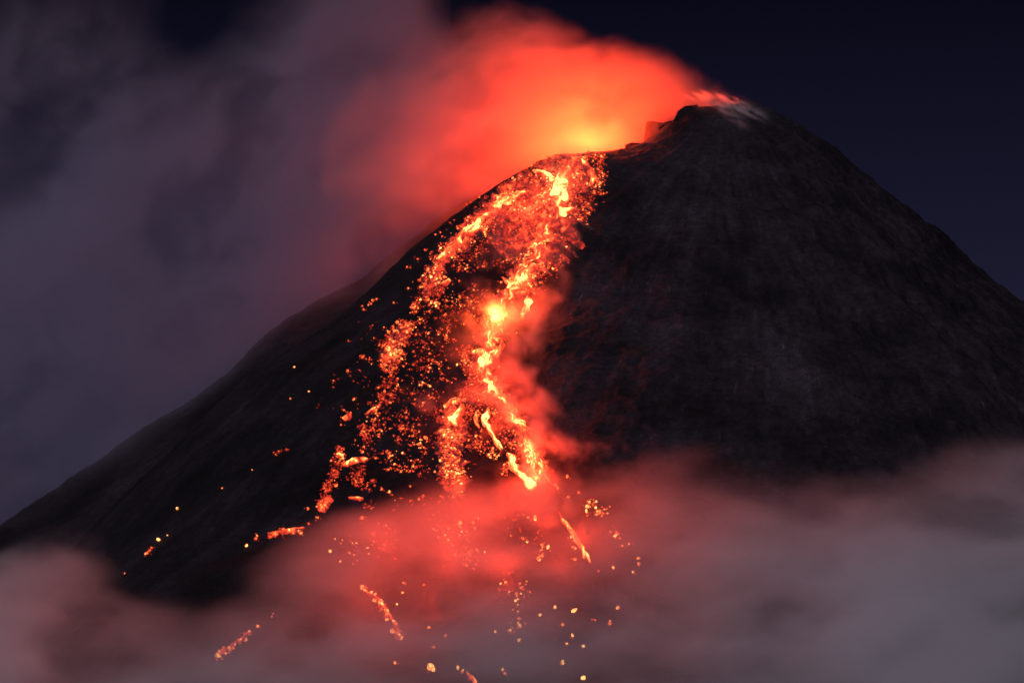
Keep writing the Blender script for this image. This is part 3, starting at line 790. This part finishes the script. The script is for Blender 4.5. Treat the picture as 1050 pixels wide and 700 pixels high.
# ------------------------------------------------------------------ smoke, steam and cloud as volumes
def volume(name, lo, hi, voxel, fn, label, cat, color, aniso=0.0, dens=1.0):
    lo, hi = np.array(lo, float), np.array(hi, float)
    res = np.maximum(2, np.round((hi - lo) / voxel).astype(int) + 1)
    ax = [np.linspace(lo[i], hi[i], res[i]) for i in range(3)]
    X, Y, Z = np.meshgrid(*ax, indexing='ij')
    D = np.clip(fn(X, Y, Z), 0, None).astype(np.float32)
    # fade at the box walls
    for i in range(3):
        e = np.minimum(np.arange(res[i]), res[i] - 1 - np.arange(res[i])) / 4.0
        sh = [1, 1, 1]; sh[i] = -1
        D *= np.clip(e, 0, 1).reshape(sh).astype(np.float32)
    D[D < 2e-5] = 0
    me = bpy.data.meshes.new(name)
    N = D.size
    me.vertices.add(N)
    # one vertex per voxel carries the density; the modifier turns them into a fog grid
    me.vertices.foreach_set('co', np.stack([X, Y, Z], -1).astype(np.float32).ravel())
    a = me.attributes.new('dens', 'FLOAT', 'POINT'); a.data.foreach_set('value', D.ravel())
    m, t, o = new_mat(name)
    pv = t.nodes.new('ShaderNodeVolumePrincipled')
    pv.inputs['Color'].default_value = (*color, 1)
    pv.inputs['Density'].default_value = dens
    pv.inputs['Anisotropy'].default_value = aniso
    t.links.new(pv.outputs[0], o.inputs['Volume'])
    m.cycles.volume_sampling = 'MULTIPLE_IMPORTANCE'
    m.cycles.volume_interpolation = 'LINEAR'
    ob = link(name, me, m)
    g = bpy.data.node_groups.new(name + '_grid', 'GeometryNodeTree')
    g.interface.new_socket('Geometry', in_out='INPUT', socket_type='NodeSocketGeometry')
    g.interface.new_socket('Geometry', in_out='OUTPUT', socket_type='NodeSocketGeometry')
    N_ = g.nodes.new; L = g.links.new
    gi, go = N_('NodeGroupInput'), N_('NodeGroupOutput')
    vc = N_('GeometryNodeVolumeCube')
    vc.inputs['Min'].default_value = lo; vc.inputs['Max'].default_value = hi
    for k, ax_ in enumerate('XYZ'): vc.inputs['Resolution ' + ax_].default_value = int(res[k])
    vc.inputs['Background'].default_value = 0.0
    pos = N_('GeometryNodeInputPosition')
    sub = N_('ShaderNodeVectorMath'); sub.operation = 'SUBTRACT'; sub.inputs[1].default_value = lo
    div = N_('ShaderNodeVectorMath'); div.operation = 'DIVIDE'; div.inputs[1].default_value = (hi - lo) / (res - 1)
    add = N_('ShaderNodeVectorMath'); add.operation = 'ADD'; add.inputs[1].default_value = (0.5, 0.5, 0.5)
    flo = N_('ShaderNodeVectorMath'); flo.operation = 'FLOOR'
    dot = N_('ShaderNodeVectorMath'); dot.operation = 'DOT_PRODUCT'; dot.inputs[1].default_value = (float(res[1] * res[2]), float(res[2]), 1.0)
    L(pos.outputs[0], sub.inputs[0]); L(sub.outputs[0], div.inputs[0]); L(div.outputs[0], add.inputs[0]); L(add.outputs[0], flo.inputs[0]); L(flo.outputs[0], dot.inputs[0])
    off = N_('ShaderNodeMath'); off.operation = 'ADD'; off.inputs[1].default_value = 0.25
    L(dot.outputs['Value'], off.inputs[0])
    at_ = N_('GeometryNodeInputNamedAttribute'); at_.data_type = 'FLOAT'; at_.inputs['Name'].default_value = 'dens'
    si = N_('GeometryNodeSampleIndex'); si.data_type = 'FLOAT'; si.domain = 'POINT'; si.clamp = True
    L(gi.outputs[0], si.inputs['Geometry']); L(at_.outputs[0], si.inputs['Value']); L(off.outputs[0], si.inputs['Index'])
    L(si.outputs[0], vc.inputs['Density'])
    sm = N_('GeometryNodeSetMaterial'); sm.inputs['Material'].default_value = m
    L(vc.outputs[0], sm.inputs[0]); L(sm.outputs[0], go.inputs[0])
    md = ob.modifiers.new('grid', 'NODES'); md.node_group = g
    tag(ob, label, cat, kind='stuff')
    print('VOLUME', name, res, N, float(D.max()))
    return ob

def blobs(u, v, lst):
    """Sum of soft elongated puffs: (px, py, radius along, radius across, tilt in degrees, weight)."""
    tot = np.zeros_like(u)
    for (cx, cyy, ra, rb, ang, w) in lst:
        c, s = math.cos(math.radians(ang)), math.sin(math.radians(ang))
        du, dv = u - cx, v - cyy
        a, b = (du * c + dv * s) / ra, (-du * s + dv * c) / rb
        tot += w * np.exp(-(a * a + b * b))
    return tot

BOX = lambda x0, y0, x1, y1, ya, yb: (tuple(np.minimum(at(x0, y1, ya), at(x0, y1, yb))), tuple(np.maximum(at(x1, y0, ya), at(x1, y0, yb))))

# 1. the glowing crater plume, drifting up and to the left from the crater
def plume_fn(X, Y, Z):
    w1 = fbm(X / 150, Y / 150, Z / 150, 3, seed=21) - 0.5
    w2 = fbm(X / 150, Y / 150, Z / 150, 3, seed=22) - 0.5
    U, V = project(X + 70 * w1, Y, Z + 60 * w2)
    d = blobs(U, V, [(605, 125, 60, 40, 0, 1.0), (560, 85, 75, 45, 20, 1.0), (660, 100, 70, 30, 25, .95), (715, 108, 45, 16, 22, .7), (520, 110, 80, 60, 0, .9),
                     (500, 160, 70, 45, -30, .8), (455, 130, 80, 50, 0, .55), (430, 190, 70, 45, -30, .5), (545, 52, 45, 26, 20, .6), (470, 90, 55, 40, 0, .5), (575, 148, 60, 18, 0, 1.0), (545, 148, 40, 22, -15, 1.5), (690, 92, 45, 22, 25, .8), (350, 160, 90, 60, -10, .4), (545, 36, 50, 20, 14, .4), (620, 55, 50, 16, 22, .4)])
    n = fbm((X * 0.8 + Z * 0.35) / 95 + w1, Y / 130, (Z * 0.94 - X * 0.25) / 62 + w2, 6, 0.58, seed=23)
    dep = np.exp(-((Y - 6135) / 62.0) ** 2)
    d = np.clip(d * np.clip(0.62 + 3.4 * (n - 0.5), 0.05 + 0.24 * sstep(0.6, 1.3, d), 2.0) - 0.09, 0, 1.3) * dep
    return d * 0.0088
lo, hi = BOX(330, -10, 775, 260, 5990, 6330)
volume('crater_smoke', (lo[0], 5975, lo[2]), (hi[0], 6330, hi[2]), 4.5, plume_fn,
       'dense smoke glowing orange and red as it blows left off the crater', 'smoke', (0.90, 0.70, 0.64), 0.2)

# 2. the wide grey ash cloud behind the left ridge
def ash_fn(X, Y, Z):
    w1 = fbm(X / 260, Y / 260, Z / 260, 3, seed=31) - 0.5
    w2 = fbm(X / 260, Y / 260, Z / 260, 3, seed=32) - 0.5
    U, V = project(X + 130 * w1, Y, Z + 110 * w2)
    d = blobs(U, V, [(330, 60, 120, 60, -40, .9), (380, 130, 130, 80, 0, .8), (250, 150, 160, 80, 0, .7), (90, 200, 150, 110, 0, .65), (60, 60, 90, 60, 0, .55),
                     (30, 330, 150, 110, 0, .7), (180, 290, 150, 90, -25, .75), (300, 230, 110, 80, -30, .8), (60, 450, 150, 70, -30, .8), (400, 20, 80, 45, 20, .7), (400, 215, 80, 50, -35, .8), (330, 270, 70, 40, -35, .6), (220, 380, 120, 40, -35, .6), (-120, 260, 160, 200, 0, .5), (205, 215, 70, 50, 0, .55), (270, 110, 50, 40, 0, .3), (60, 180, 260, 220, 0, .32), (40, 400, 190, 110, -20, .35)])
    d -= blobs(U, V, [(205, 40, 50, 40, 0, .45), (490, 30, 40, 35, 0, .6), (110, 290, 60, 50, 0, .2)])
    q1 = fbm(X / 120, Y / 200, Z / 120, 3, seed=36) - 0.5
    q2 = fbm(X / 120, Y / 200, Z / 120, 3, seed=37) - 0.5
    A, B = X * 0.86 + Z * 0.5, Z * 0.86 - X * 0.5
    n = fbm(A / 240 + 1.3 * q1, Y / 260, B / 120 + 1.3 * q2, 6, 0.6, seed=33)
    yc = 6278 - 35 * sstep(330, 480, U) + 130 * (fbm(X / 210, Z / 210, 0 * X, 2, seed=35) - 0.5)
    dep = np.exp(-((Y - yc) / 75.0) ** 2)
    d = np.clip(d * np.clip(0.74 + 4.0 * (n - 0.5), 0.30, 2.3) - 0.03, 0, 1.3) * dep
    return d * 0.0064 * sstep(lo_ash, lo_ash + 260, X)
lo_ash = float(at(-250, 300, 6620)[0])
lo, hi = BOX(-260, -90, 560, 600, 6010, 6620)
volume('ash_cloud', (lo[0], 6010, lo[2]), (hi[0], 6640, hi[2]), 6.5, ash_fn,
       'wide dim grey ash cloud drifting over the sky left of the mountain', 'ash cloud', (0.64, 0.68, 0.84), 0.2)

# 3. the low cloud wrapped round the foot of the mountain
TY = np.linspace(4000, 6000, 500)
def front_y(X, Z):
    """Depth at which the front slope reaches the height Z (smooth cone)."""
    r = np.interp(-Z, -FPROF[1], FPROF[0])
    dx = X - XA
    return Y0 - np.sqrt(np.maximum(r * r - dx * dx, 60.0 ** 2))

def low_fn(X, Y, Z):
    w1 = fbm(X / 200, Y / 200, Z / 130, 3, seed=41) - 0.5
    w2 = fbm(X / 200, Y / 200, Z / 130, 3, seed=42) - 0.5
    U, V = project(X + 150 * w1, Y, Z + 80 * w2)
    top = np.interp(U, [-60, 0, 60, 120, 200, 260, 330, 400, 470, 560, 640, 720, 800, 880, 960, 1050, 1110],
                    [535, 545, 558, 600, 622, 585, 540, 500, 490, 488, 490, 502, 498, 480, 462, 450, 446])
    full = np.interp(U, [-60, 0, 100, 200, 400, 560, 640, 750, 900, 1100], [1.7, 1.6, 1.3, 1.0, .85, .85, .95, 1.8, 2.6, 3.1])
    soft = np.interp(U, [0, 400, 650, 1050], [80, 110, 120, 130])
    d = np.clip((V - top) / soft, 0, 1.25) * full
    d = d + blobs(U, V, [(40, 600, 90, 60, 0, .3), (500, 540, 90, 45, 0, .25), (430, 590, 110, 50, 0, .2), (700, 500, 120, 24, 0, .3), (900, 600, 200, 60, 0, .2)])
    d -= blobs(U, V, [(600, 610, 60, 30, -15, .35), (470, 620, 40, 20, 0, .25), (180, 560, 70, 40, 30, .5)])
    n = fbm(X / 120 + 1.1 * w1, Y / 150, Z / 62 + 1.1 * w2, 6, 0.58, seed=43)
    fy = front_y(X, Z)
    yc = -110 + 120 * (fbm(X / 170, Z / 170, 0 * X, 2, seed=45) - 0.5)
    dep = np.exp(-((Y - fy - yc) / 78.0) ** 2)
    d = np.clip(d * np.clip(0.80 + 4.4 * (n - 0.5), 0.28, 2.5) - 0.03, 0, None) * dep
    return d * 0.0085 * sstep(-1480, -1080, X) * (1 - sstep(1080, 1480, X))
lo, hi = BOX(-60, 420, 1110, 740, 3900, 5500)
volume('low_cloud', (-1500, 3950, 440), (1500, 5700, 1010), (8.0, 8.5, 7.0), low_fn,
       'grey low cloud bank wrapping the foot of the mountain, reddish near the lava', 'cloud', (0.94, 0.91, 0.94), 0.2)

# 4. thin red lit steam clinging to the lava channel
def steam_fn(X, Y, Z):
    w1 = fbm(X / 45, Y / 45, Z / 45, 3, seed=51) - 0.5
    w2 = fbm(X / 45, Y / 45, Z / 45, 3, seed=52) - 0.5
    U, V = project(X + 60 * w1, Y, Z + 55 * w2)
    # a curtain along the right edge of the channel, blown a little to the right
    vs = [170, 200, 240, 275, 300, 330, 360, 400, 430, 455, 480, 505, 540, 580]
    cxs = np.interp(V, vs, [596, 596, 578, 560, 545, 528, 530, 538, 552, 566, 560, 545, 530, 520])
    wl = np.interp(V, vs, [44, 60, 60, 50, 48, 55, 30, 28, 30, 32, 38, 52, 90, 120])
    wr = np.interp(V, vs, [16, 16, 14, 18, 30, 32, 17, 18, 20, 36, 36, 44, 70, 90])
    ww = np.interp(V, vs, [.45, .5, .45, .45, .85, .95, .85, 1.0, 1.0, 1.0, .95, .8, .4, .1])
    t = (U - cxs) / np.where(U < cxs, wl, wr)
    d = ww * np.exp(-np.abs(t) ** 2.4) + blobs(U, V, [(462, 411, 48, 9, 2, .7), (590, 462, 26, 9, 14, .6), (505, 262, 40, 30, -40, .2), (480, 340, 22, 26, 0, .3)])
    n = fbm((X + Z * 0.5) / 26 + 1.6 * w1, Y / 50, (Z - X * 0.5) / 36 + 1.6 * w2, 5, 0.62, seed=53)
    h = Z - TZ(X, Y)
    lay = sstep(-4, 5, h) * (1 - sstep(14, 46, h))
    return np.clip(d * np.clip(0.55 + 5.6 * (n - 0.5), 0.04, 2.6) - 0.07, 0, 1.4) * lay * 0.0115
def TZ(X, Y):
    i = np.clip(np.searchsorted(gx, X[:, 0, 0]), 0, nx - 1); j = np.clip(np.searchsorted(gy, Y[0, :, 0]), 0, ny - 1)
    return GZ[np.ix_(i, j)][:, :, None]
a, b = hit(430, 540)[0], hit(620, 175)[0]
volume('lava_steam', (-210, float(a.y) - 140, float(a.z) - 20), (170, 5960, 1400), 4.2, steam_fn,
       'thin steam glowing red along the right side of the lava channel', 'steam', (0.92, 0.74, 0.70), 0.1)

# 5. pale wisps of steam blowing off the summit
def wisp_fn(X, Y, Z):
    U, V = project(X, Y, Z)
    s = (U - 735) + 0.0; 
    n = fbm((U + 1.2 * V) / 22.0, (V - 0.55 * U) / 3.4, Y / 30, 4, 0.55, seed=61)
    d = blobs(U, V, [(748, 106, 26, 5, 22, 1.2), (762, 111, 18, 4.0, 28, 1.2), (748, 117, 18, 3.6, 42, .9), (722, 101, 22, 7, 12, .25)])
    h = Z - TZ(X, Y)
    lay = sstep(-3, 2, h) * (1 - sstep(14, 30, h))
    return np.clip(d * (n * 7.0 - 3.1), 0, 1.8) * lay * 0.05
lo, hi = BOX(690, 84, 785, 136, 5890, 6040)
volume('summit_steam', (lo[0], 5890, lo[2]), (hi[0], 6050, hi[2]), 2.5, wisp_fn,
       'pale wisps of steam streaming off the dark summit', 'steam', (0.95, 0.95, 0.95), 0.3)
